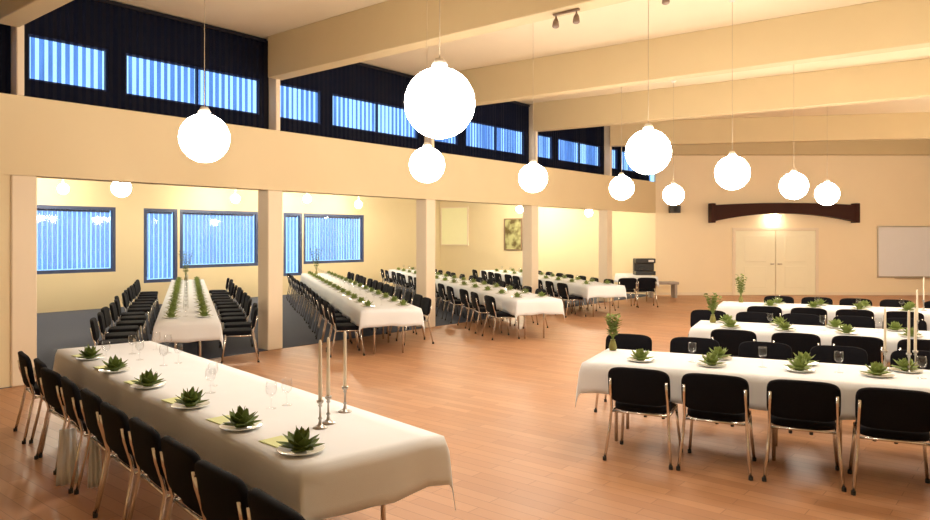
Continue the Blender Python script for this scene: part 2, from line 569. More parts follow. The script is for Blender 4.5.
# ------------------------------------------------------------------ lamps
def make_pendant(r, zc, ztop, label, group):
    root = empty('pendant_lamp', (0, 0, 0), 0, label, 'lamp', group)
    bm = bmesh.new()
    lathe(bm, sphere_prof(r, 14), 28)
    g = obj('opal_globe', bm, M['globe'], root, True)
    bm = bmesh.new()
    tube(bm, [(0, 0, r + .05), (0, 0, ztop - zc)], .0035, 6)
    obj('cord', bm, M['cord'], root)
    bm = bmesh.new()
    lathe(bm, [(0, r - .01), (.055, r - .01), (.055, r + .02), (.03, r + .06), (0, r + .06)], 14)
    obj('cap', bm, M['white'], root, True)
    bm = bmesh.new()
    zt = ztop - zc
    lathe(bm, [(0, zt - .05), (.03, zt - .05), (.06, zt - .005), (0, zt - .005)], 14)
    obj('ceiling_rose', bm, M['white'], root, True)
    return root
ZG = 2.8
rows = [([(-.17, 4.84), (1.94, 7.62), (3.75, 10.1), (5.8, 12.7), (7.58, 15.07)], .238,
         ['largest glowing white globe lamp, hanging nearest the camera',
          'glowing globe lamp second in size in the right row, over the dance floor',
          'third glowing globe lamp of the right row, left of the dark wooden arch centre',
          'glowing globe lamp just above the middle of the dark wooden arch',
          'rightmost glowing globe lamp, in front of the dark arch right end']),
        ([(-2.37, 6.55), (-.475, 9.0), (1.04, 11.0), (2.87, 13.2), (4.46, 15.4)], .222,
         ['glowing globe lamp over the left foreground table, below the first high window bay',
          'glowing globe lamp directly below the largest globe',
          'middle glowing globe lamp before the cream band',
          'small glowing globe lamp below the far high windows',
          'smallest glowing hall globe lamp near the small black wall speaker']),
        ([(-6.3, 13.2)], .17, ['small glowing globe lamp hanging in the window aisle between first and second windows']),
        ([(4.1, 5.9), (5.95, 8.4), (8.0, 11.0), (9.8, 13.4), (11.8, 16.0), (13.6, 18.6)], .238,  # extra row out of view, added to brighten the back wall
         ['globe lamp of the row past the right picture edge, %s from the camera' % w for w in ('first', 'second', 'third', 'fourth', 'fifth', 'sixth')])]
for pts, r, labs in rows:
    for (x, y), lab in zip(pts, labs):
        c = ceil_at(x, y)
        if x == -6.3: c = 3.45
        p = make_pendant(r, ZG, c, lab, 'white globe pendant lamps')
        p.location = (x, y, ZG)

def small_lamp(x, y, z, lab, ztop, r=.12):
    root = empty('ceiling_lamp', (x, y, z), 0, lab, 'lamp', 'small opal lamps along the aisle')
    bm = bmesh.new(); lathe(bm, sphere_prof(r, 10), 18); obj('opal_shade', bm, M['smallglobe'], root, True)
    bm = bmesh.new(); tube(bm, [(0, 0, r - .01), (0, 0, ztop - z - .001)], .02, 8); obj('stem', bm, M['white'], root)
    bm = bmesh.new(); lathe(bm, [(0, ztop - z - .04), (.08, ztop - z - .04), (.08, ztop - z - .002), (0, ztop - z - .002)], 14); obj('ceiling_plate', bm, M['white'], root)
for x, y, z, lab in [(-9.6, 17.2, 3.05, 'small bright aisle lamp above the leftmost window'),
                     (-6.6, 20.7, 3.0, 'small bright aisle lamp above the wide middle window'),
                     (-4.98, 22.7, 3.1, 'small bright aisle lamp just right of the square column'),
                     (-3.6, 24.3, 3.0, 'small bright aisle lamp above the right end of the third wide window'),
                     (1.9, 25.0, 2.86, 'small bright lamp above the tall narrow picture'),
                     (3.87, 22.5, 2.66, 'small bright lamp at the far right end of the aisle')]:
    small_lamp(x, y, z, lab, 3.45)
for i, u in enumerate((5.4, 9.2, 13.1, 17.0, 20.6)):  # unseen lamps above the band, added to brighten the aisle
    x, y = R(u, 14.6)
    small_lamp(x, y, 3.30, 'aisle ceiling lamp hidden above the cream band, %s from the left' % ('first', 'second', 'third', 'fourth', 'fifth')[i], 3.45)

# ------------------------------------------------------------------ back wall fittings
YB = P_COLF[1]
def bx_at(px, Y): return (px - 465) / FPX * Y
root = empty('door_1', (bx_at(775, YB), YB, 0)); root['kind'] = 'structure'
W = bx_at(817, YB) - bx_at(734, YB)
bm = bmesh.new()
for s in (-1, 1):
    box(bm, s * W / 2 - .045, s * W / 2 + .045, -.05, -.001, 0, 2.12)
box(bm, -W / 2 - .045, W / 2 + .045, -.05, -.001, 2.12, 2.2)
obj('door_frame', bm, M['post'], root)
for s in (-1, 1):
    bm = bmesh.new()
    x0, x1 = (s * .01, s * (W / 2 - .05))
    rbox(bm, min(x0, x1), max(x0, x1), -.045, -.004, 0.01, 2.11, 0.006, 1)
    for z0, z1 in ((.25, .95), (1.1, 1.95)):
        c = (x0 + x1) / 2
        rbox(bm, c - .36, c + .36, -.055, -.04, z0, z1, 0.006, 1)
    leaf = obj('door_leaf', bm, M['door'], root)
    bm = bmesh.new()
    tube(bm, [(s * .07, -.05, 1.02), (s * .07, -.1, 1.02), (s * .19, -.1, 1.02)], .011, 8)
    obj('door_handle', bm, M['brown'], leaf, True)

# dark wooden arch above the doors
x0, x1 = bx_at(713, YB - .3), bx_at(857, YB - .3)
root = empty('wooden_arch', ((x0 + x1) / 2, YB, 0), 0, 'dark red-brown wooden arch beam mounted over the double doors', 'arch')
h = (x1 - x0) / 2
bm = bmesh.new()
N = 24
fr = []
for yy in (-.34, -.005):
    top, bot = [], []
    for i in range(N + 1):
        t = -1 + 2 * i / N
        top.append(bm.verts.new((t * h, yy, 2.93 + .07 * (1 - t * t))))
        bot.append(bm.verts.new((t * h, yy, 2.40 + .26 * (1 - t * t))))
    fr.append((top, bot))
(t0, b0), (t1, b1) = fr
for i in range(N):
    bm.faces.new([b0[i], b0[i + 1], t0[i + 1], t0[i]])
    bm.faces.new([b1[i], t1[i], t1[i + 1], b1[i + 1]])
    bm.faces.new([t0[i], t0[i + 1], t1[i + 1], t1[i]])
    bm.faces.new([b0[i], b1[i], b1[i + 1], b0[i + 1]])
for i in (0, N):
    bm.faces.new([b0[i], t0[i], t1[i], b1[i]])
obj('arch_beam', bm, M['wood'], root)
bm = bmesh.new()
for s in (-1, 1):
    rbox(bm, s * h - .07, s * h + .07, -.37, -.34 + .3, 2.36, 2.99, .015, 1)
obj('end_block', bm, M['wood'], root)
root = empty('door_lamp', (bx_at(775, YB - .2), YB - .2, 2.58), 0, 'small glowing lamp under the dark arch above the doors', 'lamp')
bm = bmesh.new(); lathe(bm, [(0, -.13), (.1, -.12), (.16, -.06), (.17, 0), (0, 0)], 18); obj('shade', bm, M['doorglobe'], root, True)
bm = bmesh.new(); lathe(bm, [(0, 0), (.05, 0), (.05, .085), (0, .085)], 12); obj('lamp_base', bm, M['white'], root)

# whiteboard
root = empty('whiteboard', (bx_at(912, YB), YB - .01, 1.42), 0, 'large pale grey whiteboard on the back wall at right edge', 'whiteboard')
w2 = 1.15
bm = bmesh.new(); box(bm, -w2 + .03, w2 + .3, -.03, 0, -.80, .80); obj('writing_surface', bm, M['board'], root)
bm = bmesh.new()
box(bm, -w2, w2 + .33, -.04, 0, .8, .84); box(bm, -w2, w2 + .33, -.04, 0, -.84, -.8)
box(bm, -w2, -w2 + .03, -.04, 0, -.8, .8); box(bm, w2 + .3, w2 + .33, -.04, 0, -.8, .8)
obj('board_frame', bm, M['alu'], root)
bm = bmesh.new(); rbox(bm, -.6, .6, -.12, -.04, -.86, -.83, .005, 1); obj('pen_tray', bm, M['alu'], root)

# small black speaker on the back wall
root = empty('wall_speaker', (bx_at(674.5, YB - .15), YB, 2.8), 0, 'small black wall speaker below the smallest hall globe lamp', 'speaker')
bm = bmesh.new(); rbox(bm, -.17, .17, -.28, -.06, -.12, .12, .015, 2); obj('cabinet', bm, M['plastic'], root)
bm = bmesh.new(); box(bm, -.03, .03, -.06, -.001, -.05, .05); obj('bracket', bm, M['brown'], root)
bm = bmesh.new(); lathe(bm, [(0, .004), (.06, .008), (.085, 0), (0, 0)], 16)
bmesh.ops.transform(bm, matrix=Matrix.Translation((0, -.28, 0)) @ Matrix.Rotation(PI / 2, 4, 'X'), verts=bm.verts)
obj('speaker_cone', bm, M['rubber'], root)

# aisle back wall: pale yellow panel and a tall narrow picture
pa0, pa1 = R(U_BACK, V_OUT), P_COLF
L = dist(pa0, pa1)
def on_aisle_back(px):
    # point on the aisle back wall seen at column px
    k = (px - 465) / FPX
    ex, ey = pa1[0] - pa0[0], pa1[1] - pa0[1]
    s = (k * pa0[1] - pa0[0]) / (ex - k * ey)
    return s * L
ang = math.atan2(pa1[1] - pa0[1], pa1[0] - pa0[0])
def aisle_pt(s, d=0.0):
    return (pa0[0] + math.cos(ang) * s + math.sin(ang) * d, pa0[1] + math.sin(ang) * s - math.cos(ang) * d)
s0, s1 = max(.1, on_aisle_back(439)), on_aisle_back(468)
c = aisle_pt((s0 + s1) / 2)
root = empty('wall_panel', (c[0], c[1], 2.35), ang, 'pale yellow lit wall panel just right of the middle column', 'panel')
bm = bmesh.new(); rbox(bm, -(s1 - s0) / 2, (s1 - s0) / 2, -.04, -.002, -.75, .72, .006, 1); obj('panel_face', bm, M['yellowpanel'], root)
bm = bmesh.new()
hw = (s1 - s0) / 2
for a, b, z0, z1 in ((-hw - .04, hw + .04, .72, .76), (-hw - .04, hw + .04, -.79, -.75), (-hw - .04, -hw, -.75, .72), (hw, hw + .04, -.75, .72)):
    box(bm, a, b, -.05, -.002, z0, z1)
obj('panel_frame', bm, M['post'], root)
s0, s1 = on_aisle_back(504.5), on_aisle_back(522.5)
c = aisle_pt((s0 + s1) / 2)
root = empty('framed_picture', (c[0], c[1], 2.0), ang, 'tall narrow dark olive picture on the aisle back wall', 'picture')
hw = (s1 - s0) / 2
bm = bmesh.new()
for a, b, z0, z1 in ((-hw, hw, .56, .6), (-hw, hw, -.6, -.56), (-hw, -hw + .05, -.56, .56), (hw - .05, hw, -.56, .56)):
    box(bm, a, b, -.045, -.002, z0, z1)
obj('picture_frame', bm, M['brown'], root)
pic = mat('olive_picture_print', (0.3, 0.3, 0.1), 0.6)
nt = pic.node_tree
tc = nt.nodes.new('ShaderNodeTexCoord'); no = nt.nodes.new('ShaderNodeTexNoise'); no.inputs['Scale'].default_value = 3
cr = nt.nodes.new('ShaderNodeValToRGB')
cr.color_ramp.elements[0].position = .4; cr.color_ramp.elements[0].color = (.10, .07, .015, 1)
cr.color_ramp.elements[1].position = .6; cr.color_ramp.elements[1].color = (.42, .42, .2, 1)
nt.links.new(tc.outputs['Object'], no.inputs['Vector']); nt.links.new(no.outputs['Fac'], cr.inputs[0])
nt.links.new(cr.outputs[0], nt.nodes['Principled BSDF'].inputs['Base Color'])
bm = bmesh.new(); box(bm, -hw + .05, hw - .05, -.025, -.003, -.56, .56); obj('print', bm, pic, root)

# ceiling spotlights
def spot_rail(x, y, lab):
    root = empty('ceiling_spotlight', (x, y, 4.56), math.radians(-39.6), lab, 'spotlight', 'brown ceiling spotlights')
    bm = bmesh.new(); rbox(bm, -.18, .18, -.02, .02, -.03, -.001, .008, 1); obj('rail', bm, M['brown'], root)
    for s in (-1, 1):
        bm = bmesh.new()
        tube(bm, [(s * .14, 0, -.03), (s * .14, 0, -.08)], .01, 8)
        tube(bm, [(s * .14, 0, -.07), (s * .14 + .01, -.02, -.11), (s * .14 + .02, -.04, -.17)], [.02, .035, .042], 12)
        obj('spot_head', bm, M['brown'], root, True)
spot_rail(1.19, 8.47, 'twin brown spotlights under the roof beam right of the largest globe')
spot_rail(2.25, 7.6, 'brown spotlights under the beam, cut by the top picture edge')

# ------------------------------------------------------------------ chair
def pad(w, hgt, t, bend, nx=10):
    """upholstered pad in the xz plane, rounded corners, bent about z; centre at origin"""
    bm = bmesh.new()
    n = 40
    def outline(s, y):
        r = []
        for k in range(n):
            a = 2 * PI * k / n
            ca, sa = math.cos(a), math.sin(a)
            e = 0.38
            x = math.copysign(abs(ca) ** e, ca) * (w / 2 - (1 - s) * .03)
            z = math.copysign(abs(sa) ** e, sa) * (hgt / 2 - (1 - s) * .03)
            if z > 0: z -= .25 * x * x * (z / hgt)
            r.append(bm.verts.new((x, y - bend * x * x, z)))
        return r
    rings = [outline(.55, -t / 2), outline(.85, -t * .42), outline(1, -t * .15), outline(1, t * .15), outline(.85, t * .42), outline(.55, t / 2)]
    for a, b in zip(rings, rings[1:]):
        for k in range(n):
            bm.faces.new([a[k], a[(k + 1) % n], b[(k + 1) % n], b[k]])
    for ring, y in ((rings[0], -t / 2), (rings[-1], t / 2)):
        c = [bm.verts.new((v.co.x * .5, y - bend * (v.co.x * .5) ** 2 + (.002 if y > 0 else -.002), v.co.z * .5)) for v in ring]
        m = bm.verts.new((0, y + (.003 if y > 0 else -.003), 0))
        for k in range(n):
            bm.faces.new([ring[k], ring[(k + 1) % n], c[(k + 1) % n], c[k]])
            bm.faces.new([c[k], c[(k + 1) % n], m])
    return bm

def make_chair():
    root = empty('banquet_chair', (0, 0, 0), 0, 'chair', 'chair', 'black stacking chairs')
    bm = pad(.47, .42, .065, 0)
    bmesh.ops.transform(bm, matrix=Matrix.Translation((0, .02, .445)) @ Matrix.Rotation(PI / 2, 4, 'X'), verts=bm.verts)
    obj('seat', bm, M['black'], root, True)
    bm = pad(.52, .315, .045, -.28)
    bmesh.ops.transform(bm, matrix=Matrix.Translation((0, -.245, .645)) @ Matrix.Rotation(math.radians(9), 4, 'X'), verts=bm.verts)
    obj('backrest', bm, M['black'], root, True)
    for s in (-1, 1):
        bm = bmesh.new()
        tube(bm, [(s * .265, .245, .012), (s * .243, .21, .25), (s * .232, .19, .43)], .0125, 8)
        leg = obj('leg', bm, M['chrome'], root, True)
        bm = bmesh.new(); lathe(bm, [(0, 0), (.017, 0), (.017, .03), (0, .03)], 8, (s * .2655, .2455, 0)); obj('rubber_foot', bm, M['rubber'], leg)
        bm = bmesh.new()
        tube(bm, [(s * .275, -.285, .012), (s * .25, -.235, .25), (s * .238, -.2, .43), (s * .238, -.215, .5), (s * .235, -.25, .62), (s * .232, -.262, .70)], .0125, 8)
        leg = obj('leg', bm, M['chrome'], root, True)
        bm = bmesh.new(); lathe(bm, [(0, 0), (.017, 0), (.017, .03), (0, .03)], 8, (s * .2755, -.286, 0)); obj('rubber_foot', bm, M['rubber'], leg)
    bm = bmesh.new()
    tube(bm, [(-.232, .19, .405), (.232, .19, .405)], .011, 8)
    tube(bm, [(-.238, -.19, .405), (.238, -.19, .405)], .011, 8)
    for s in (-1, 1):
        tube(bm, [(s * .235, .19, .405), (s * .238, -.19, .405)], .011, 8)
    obj('seat_frame', bm, M['chrome'], root, True)
    register(root)
    return root
chair = make_chair()

# ------------------------------------------------------------------ tables and cloths
TOPZ = 0.74
def make_cloth(L, Wd, drop, corner, step, seed):
    """cloth in table space: x along the table, y across, top at z = 0"""
    rnd = random.Random(seed)
    bm = bmesh.new()
    hx, hy = L / 2 + .006, Wd / 2 + .006
    nd = 5
    def axis(hh, st):
        n = max(2, int(2 * hh / st))
        v = [(-hh - drop + drop * i / nd, drop - drop * i / nd, -1) for i in range(nd)]
        v += [(-hh + 2 * hh * i / n, 0, 0) for i in range(n + 1)]
        v += [(hh + drop * i / nd, drop * i / nd, 1) for i in range(1, nd + 1)]
        return v
    ax, ay = axis(hx, step), axis(hy, .12)
    ph = [rnd.uniform(0, 6.28) for _ in range(6)]
    grid = []
    for a, ea, sa in ax:
        row = []
        for b, eb, sb in ay:
            x, y = max(-hx, min(hx, a)), max(-hy, min(hy, b))
            e = max(ea, eb) if not (ea and eb) else math.hypot(ea, eb) * 1.0
            z = -e
            if ea and eb:
                q = min(ea, eb) / drop
                f = max(ea, eb) / drop
                x += sa * (.015 + .035 * f * (ea / (ea + eb)) + .015 * q)
                y += sb * (.015 + .035 * f * (eb / (ea + eb)) + .015 * q)
                z = -(max(ea, eb) + (corner - drop) * q)
            elif ea:
                w = math.sin(y * 9 + ph[0]) * .6 + math.sin(y * 17 + ph[1]) * .4
                x += sa * (.012 + (ea / drop) * (.025 + .02 * w))
                edge = abs(y) / hy
                x += sa * (ea / drop) * .012 * edge ** 4
                z -= .012 * w * ea / drop
            elif eb:
                w = math.sin(x * 5.3 + ph[2]) * .6 + math.sin(x * 11.7 + ph[3]) * .4
                y += sb * (.012 + (eb / drop) * (.025 + .02 * w))
                edge = max(0, (abs(x) - hx + .45) / .45)
                y += sb * (eb / drop) * .012 * edge ** 3
                z -= .012 * w * eb / drop
            else:
                z = .0015 * math.sin(x * 7 + ph[4]) * math.sin(y * 5 + ph[5])
                if abs(a) >= hx - 1e-6 or abs(b) >= hy - 1e-6: z = -.002
            row.append(bm.verts.new((x, y, z + .005)))
        grid.append(row)
    for i in range(len(grid) - 1):
        for j in range(len(grid[0]) - 1):
            bm.faces.new([grid[i][j], grid[i + 1][j], grid[i + 1][j + 1], grid[i][j + 1]])
    return bm

TABLES = {}
def table(key, near, ang_deg, L, Wd, name_long, drop=.268, corner=.40, step=.12):
    """near = floor point under the centre of the near end; ang_deg = heading of the table away from it, measured from +Y towards +X"""
    a = math.radians(ang_deg)
    d = (math.sin(a), math.cos(a))
    c = (near[0] + d[0] * L / 2, near[1] + d[1] * L / 2)
    rz = math.atan2(d[1], d[0])
    root = empty('banquet_table', (c[0], c[1], 0), rz, 'long folding table under the white cloth, ' + name_long, 'table', 'long banquet tables')
    bm = bmesh.new(); rbox(bm, -L / 2, L / 2, -Wd / 2, Wd / 2, TOPZ - .03, TOPZ - .002, .006, 1); obj('tabletop', bm, M['tablewood'], root)
    n = max(1, round(L / 1.8))
    for i in range(n):
        for e in (.25, L / n - .25):
            for s in (-1, 1):
                x = -L / 2 + i * L / n + e
                bm = bmesh.new()
                tube(bm, [(x, s * (Wd / 2 - .24), 0.0), (x, s * (Wd / 2 - .24), TOPZ - .03)], .016, 8)
                obj('leg', bm, M['chrome'], root, True)
    cl = obj('tablecloth', make_cloth(L, Wd, drop, corner, step, len(TABLES) + 3), M['cloth'], None, True)
    cl.location = (c[0], c[1], TOPZ)
    cl.rotation_euler = (0, 0, rz)
    sol = cl.modifiers.new('thickness', 'SOLIDIFY'); sol.thickness = .003; sol.offset = 1
    tag(cl, 'white tablecloth draped over ' + name_long, 'tablecloth', 'white tablecloths')
    TABLES[key] = dict(c=c, d=d, L=L, W=Wd, rz=rz, near=near)
    return TABLES[key]

def tp(T, s, off):
    """point s metres from the near end and off metres to the left (looking from near end) of the centre line"""
    d = T['d']
    return (T['near'][0] + d[0] * s - d[1] * off, T['near'][1] + d[1] * s + d[0] * off)

ORD = ['first', 'second', 'third', 'fourth', 'fifth', 'sixth', 'seventh', 'eighth', 'ninth', 'tenth', 'eleventh', 'twelfth', 'thirteenth', 'fourteenth', 'fifteenth', 'sixteenth', 'seventeenth', 'eighteenth']

def chair_row(T, side, ss, back_off, where, group, jit=.04):
    """side +1 = left of the table; back_off = distance of the chair back from the table edge"""
    for i, s in enumerate(ss):
        off = side * (T['W'] / 2 + back_off - .25 + random.uniform(-jit, jit))
        p = tp(T, s + random.uniform(-jit, jit), off)
        rz = T['rz'] + (PI if side > 0 else 0) + random.uniform(-.06, .06)
        fl = 0.008 if (-math.cos(A_C) * p[0] + math.sin(A_C) * p[1]) > V_COL + .3 else 0.0
        put(chair, (p[0], p[1], fl), rz, 'black chair, %s in %s' % (ORD[i], where), group)

def frange(a, n, st): return [a + st * i for i in range(n)]

# T1: foreground left.  near-left corner (-.75, 3.49), near-right (-.15, 4.24)
T1 = table('1', (-.47, 3.88), -41.4, 5.1, .90, 'the left foreground table', .268, .43, .08)
T2 = table('2', (-3.78, 9.82), -21.06, 10.4, .80, 'the leftmost aisle table')
T3 = table('3', (-1.17, 11.5), -17.2, 12.0, .95, 'the aisle table right of the square column')
T4 = table('4', (1.37, 13.25), -16.3, 13.0, .86, 'the table right of the middle column')
T5 = table('5', (3.34, 17.0), -16.0, 8.5, .92, 'the far table beyond the middle one')
T6 = table('6', (5.2, 21.0), 0, 1.9, .80, 'the small table in the far corner')
# right-hand tables: near-left corner and heading 115.5 deg (towards the right, slightly nearer)
def corner_table(key, nl, L, Wd, name):
    a = math.radians(115.5)
    n = (math.sin(a - PI / 2), math.cos(a - PI / 2))      # across, away from camera
    return table(key, (nl[0] + n[0] * Wd / 2, nl[1] + n[1] * Wd / 2), 115.5, L, Wd, name, .268, .40)
TA = corner_table('A', (1.08, 6.60), 3.7, .95, 'the front right table')
TB = corner_table('B', (2.87, 9.13), 4.2, .95, 'the middle right table')
TC = corner_table('C', (4.25, 12.10), 5.0, .95, 'the rear right table')

chair_row(T1, 1, frange(-.44, 10, .57), .37, 'the row along the left foreground table, counted from the camera', 'chairs along the left foreground table', .02)
chair_row(T2, 1, frange(.35, 13, .78), .80, 'left row of the leftmost aisle table, from near end', 'chairs left of the leftmost aisle table')
chair_row(T2, -1, frange(1.1, 12, .78), .62, 'right row of the leftmost aisle table, from near end', 'chairs right of the leftmost aisle table')
chair_row(T3, 1, frange(.45, 15, .77), .44, 'left row of the table right of square column', 'chairs left of the second aisle table')
chair_row(T3, -1, frange(1.3, 14, .77), .44, 'right row of the table right of square column', 'chairs right of the second aisle table')
chair_row(T4, 1, frange(.55, 14, .88), .40, 'left row of the table by the middle column', 'chairs left of the third table')
chair_row(T4, -1, frange(1.9, 12, .88), .42, 'right row of the table by the middle column', 'chairs right of the third table')
chair_row(T5, 1, frange(.5, 10, .8), .44, 'left row of the far table beyond the middle', 'chairs left of the far table')
chair_row(T5, -1, frange(1.6, 8, .8), .42, 'right row of the far table beyond the middle', 'chairs right of the far table')
# right tables: side -1 is towards the camera
def row_from(T, pts_first, n, step, side, where, group):
    """first chair back at world point, then along the table"""
    for i in range(n):
        bx = pts_first[0] + T['d'][0] * step * i + random.uniform(-.015, .015)
        by = pts_first[1] + T['d'][1] * step * i + random.uniform(-.02, .02)
        # facing direction: towards the table
        f = (-T['d'][1] * side * -1, T['d'][0] * side * -1)
        rz = T['rz'] + (PI if side > 0 else 0)
        fx, fy = -math.sin(rz), math.cos(rz)
        put(chair, (bx + fx * .25, by + fy * .25, 0), rz + random.uniform(-.04, .04),
            'black chair, %s in %s' % (ORD[i], where), group)
row_from(TA, (1.445, 6.05), 5, .625, -1, 'the row before the front right table, from left', 'chairs before the front right table')
row_from(TA, (1.88, 8.16), 5, .70, 1, 'the row behind the front right table, from left', 'chairs behind the front right table')
row_from(TB, (3.2, 8.56), 5, .645, -1, 'the row before the middle right table, from left', 'chairs before the middle right table')
row_from(TB, (3.66, 10.85), 5, .64, 1, 'the row behind the middle right table, from left', 'chairs behind the middle right table')
row_from(TC, (4.77, 11.48), 5, .64, -1, 'the row before the rear right table, from left', 'chairs before the rear right table')
row_from(TC, (5.85, 13.45), 5, .64, 1, 'the row behind the rear right table, from left', 'chairs behind the rear right table')
for i, (x, y, rz) in enumerate([(4.35, 19.6, .1), (4.95, 19.75, -.08)]):
    put(chair, (x, y, 0), rz, 'black padded chair, %s before the small far corner table' % ('left one' if i == 0 else 'right one'), 'chairs at the far corner table')

# ------------------------------------------------------------------ tableware
def make_plate():
    bm = bmesh.new()
    lathe(bm, [(0, .0), (.075, 0), (.085, .004), (.125, .016), (.127, .019), (.122, .019), (.083, .008), (.0, .006)], 28)
    return tag(obj('dinner_plate', bm, M['china'], None, True), 'plate', 'plate')

def leaf(bm, a, ln, w, tilt0, tilt1, z0, r0=.01, fold=.25):
    """pointed folded leaf: strip curving from tilt0 to tilt1 (elevation in rad)"""
    n = 4
    d = Vector((math.cos(a), math.sin(a), 0)); sd = Vector((-math.sin(a), math.cos(a), 0))
    p = d * r0 + Vector((0, 0, z0))
    rows = []
    for i in range(n + 1):
        t = i / n
        wd = w * math.sin(PI * (.22 + .78 * t)) if t < 1 else .0
        up = Vector((0, 0, 1))
        e = tilt0 + (tilt1 - tilt0) * t
        if i == n:
            rows.append([bm.verts.new(p)])
        else:
            rows.append([bm.verts.new(p - sd * wd + up * wd * fold), bm.verts.new(p), bm.verts.new(p + sd * wd + up * wd * fold)])
        p = p + (d * math.cos(e) + up * math.sin(e)) * (ln / n)
    for r1, r2 in zip(rows, rows[1:]):
        if len(r2) == 3:
            bm.faces.new([r1[0], r1[1], r2[1], r2[0]]); bm.faces.new([r1[1], r1[2], r2[2], r2[1]])
        else:
            bm.faces.new([r1[0], r1[1], r2[0]]); bm.faces.new([r1[1], r1[2], r2[0]])

def make_napkin(m, seed, sc=1.0):
    rnd = random.Random(seed)
    bm = bmesh.new()
    for ring, (n, ln, w, e0, e1) in enumerate([(8, .115, .034, .15, .5), (7, .11, .032, .6, .9), (5, .105, .028, 1.0, 1.35), (3, .10, .02, 1.4, 1.5)]):
        for k in range(n):
            leaf(bm, 2 * PI * k / n + ring * .5 + rnd.uniform(-.2, .2), ln * sc * rnd.uniform(.85, 1.15), w * sc, e0 + rnd.uniform(-.1, .1), e1 + rnd.uniform(-.15, .15), .004 + .006 * ring, .012)
    lathe(bm, [(0, 0), (.035, 0), (.04, .02), (.02, .045), (0, .05)], 10)
    o = obj('folded_napkin', bm, m, None, False, recalc=False)
    so = o.modifiers.new('thickness', 'SOLIDIFY'); so.thickness = .002
    return tag(o, 'napkin', 'napkin')

def make_glass():
    root = empty('wine_glass', (0, 0, 0), 0, 'glass', 'glass')
    bm = bmesh.new()
    lathe(bm, [(.012, .085), (.03, .10), (.038, .125), (.036, .16), (.032, .18), (.030, .18), (.034, .16), (.036, .125), (.028, .103), (0, .09)], 16)
    obj('bowl', bm, M['glass'], root, True)
    bm = bmesh.new()
    lathe(bm, [(0, 0), (.034, 0), (.034, .003), (.008, .008), (.004, .02), (.004, .08), (.012, .088), (0, .09)], 14)
    obj('stem', bm, M['glass'], root, True)
    register(root)
    return root

def make_serviette():
    bm = bmesh.new()
    box(bm, -.10, .10, -.075, .075, 0, .0025)
    box(bm, -.098, .095, -.073, .072, .0027, .005)
    return tag(obj('paper_serviette', bm, M['palegreen']), 'serviette', 'napkin')

plate, glass = make_plate(), make_glass()
nap_dark, nap_mid, nap_pale = make_napkin(M['leafdark'], 1), make_napkin(M['leafmid'], 2, .95), make_napkin(M['leafmid'], 3, .8)
serv = make_serviette()
CT = TOPZ + .0085          # top of the cloth

T1N = [(-.88, 3.86), (-1.35, 4.34), (-1.86, 4.88), (-2.43, 5.52), (-3.0, 6.16), (-3.53, 6.78)]
for i, (x, y) in enumerate(T1N):
    w = 'on the left foreground table, %s setting from the camera' % ORD[i]
    put(plate, (x, y, CT), 0, 'white plate ' + w, 'plates on the left foreground table')
    put(nap_dark, (x, y, CT + .010), i * 1.1, 'dark green leafy folded napkin ' + w, 'dark green napkins on the left foreground table')
    sx, sy = x - .745 * .0 - .17 * .66 * -1 * -1, y + .17 * .75
    put(serv, (x - .662 * .24, y + .749 * .24, CT + .001), T1['rz'] + .1, 'pale green paper serviette ' + w, 'paper serviettes on the left foreground table')
T1G = [(-1.30, 4.83), (-1.22, 4.93), (-1.95, 5.57), (-1.88, 5.32), (-2.70, 6.45), (-2.62, 6.58), (-3.05, 6.75), (-3.28, 7.10), (-2.95, 7.15), (-3.35, 6.72), (-3.15, 7.35)]
for i, (x, y) in enumerate(T1G):
    put(glass, (x, y, CT), 0, 'small stemmed glass on left foreground table, %s from the camera' % ORD[i], 'glasses on the left foreground table')

# right tables
def settings_at(pts, npk, tname, rname):
    for i, (x, y) in enumerate(pts):
        w = 'on the %s, %s, %s from left' % (tname, rname, ORD[i])
        put(plate, (x, y, CT), 0, 'white plate ' + w, 'plates on the ' + tname)
        put(npk, (x, y, CT + .010), i * .9, 'green leafy folded napkin ' + w, 'green napkins on the ' + tname)
nA = (math.sin(math.radians(25.5)), math.cos(math.radians(25.5)))
def across(T, s, q):    # q metres from the camera-side edge
    return tp(T, s, -T['W'] / 2 + q)
settings_at([(1.63, 6.68), (2.20, 6.42), (2.87, 6.18), (3.41, 5.96), (3.9, 5.65)], nap_mid, 'front right table', 'near side')
settings_at([across(TA, s, .76) for s in (1.10, 1.83, 2.62, 3.3)], nap_mid, 'front right table', 'far side')
settings_at([across(TB, s, .2) for s in (.45, 1.08, 1.75, 2.4, 3.0)], nap_mid, 'middle right table', 'near side')
settings_at([across(TB, s, .76) for s in (.35, 1.0, 1.65, 2.3, 2.9)], nap_mid, 'middle right table', 'far side')
settings_at([across(TC, s, .2) for s in (.8, 1.45, 2.1, 2.75, 3.4)], nap_mid, 'rear right table', 'near side')
settings_at([across(TC, s, .76) for s in (.9, 1.55, 2.2, 2.85, 3.5)], nap_mid, 'rear right table', 'far side')
for T, nm in ((TA, 'front right table'), (TB, 'middle right table'), (TC, 'rear right table')):
    for i, s in enumerate((.9, 1.5, 2.1, 2.7, 3.3)):
        x, y = across(T, s, .47)
        put(glass, (x, y, CT), 0, 'small stemmed glass mid-table on the %s, %s from left' % (nm, ORD[i]), 'glasses on the right tables')

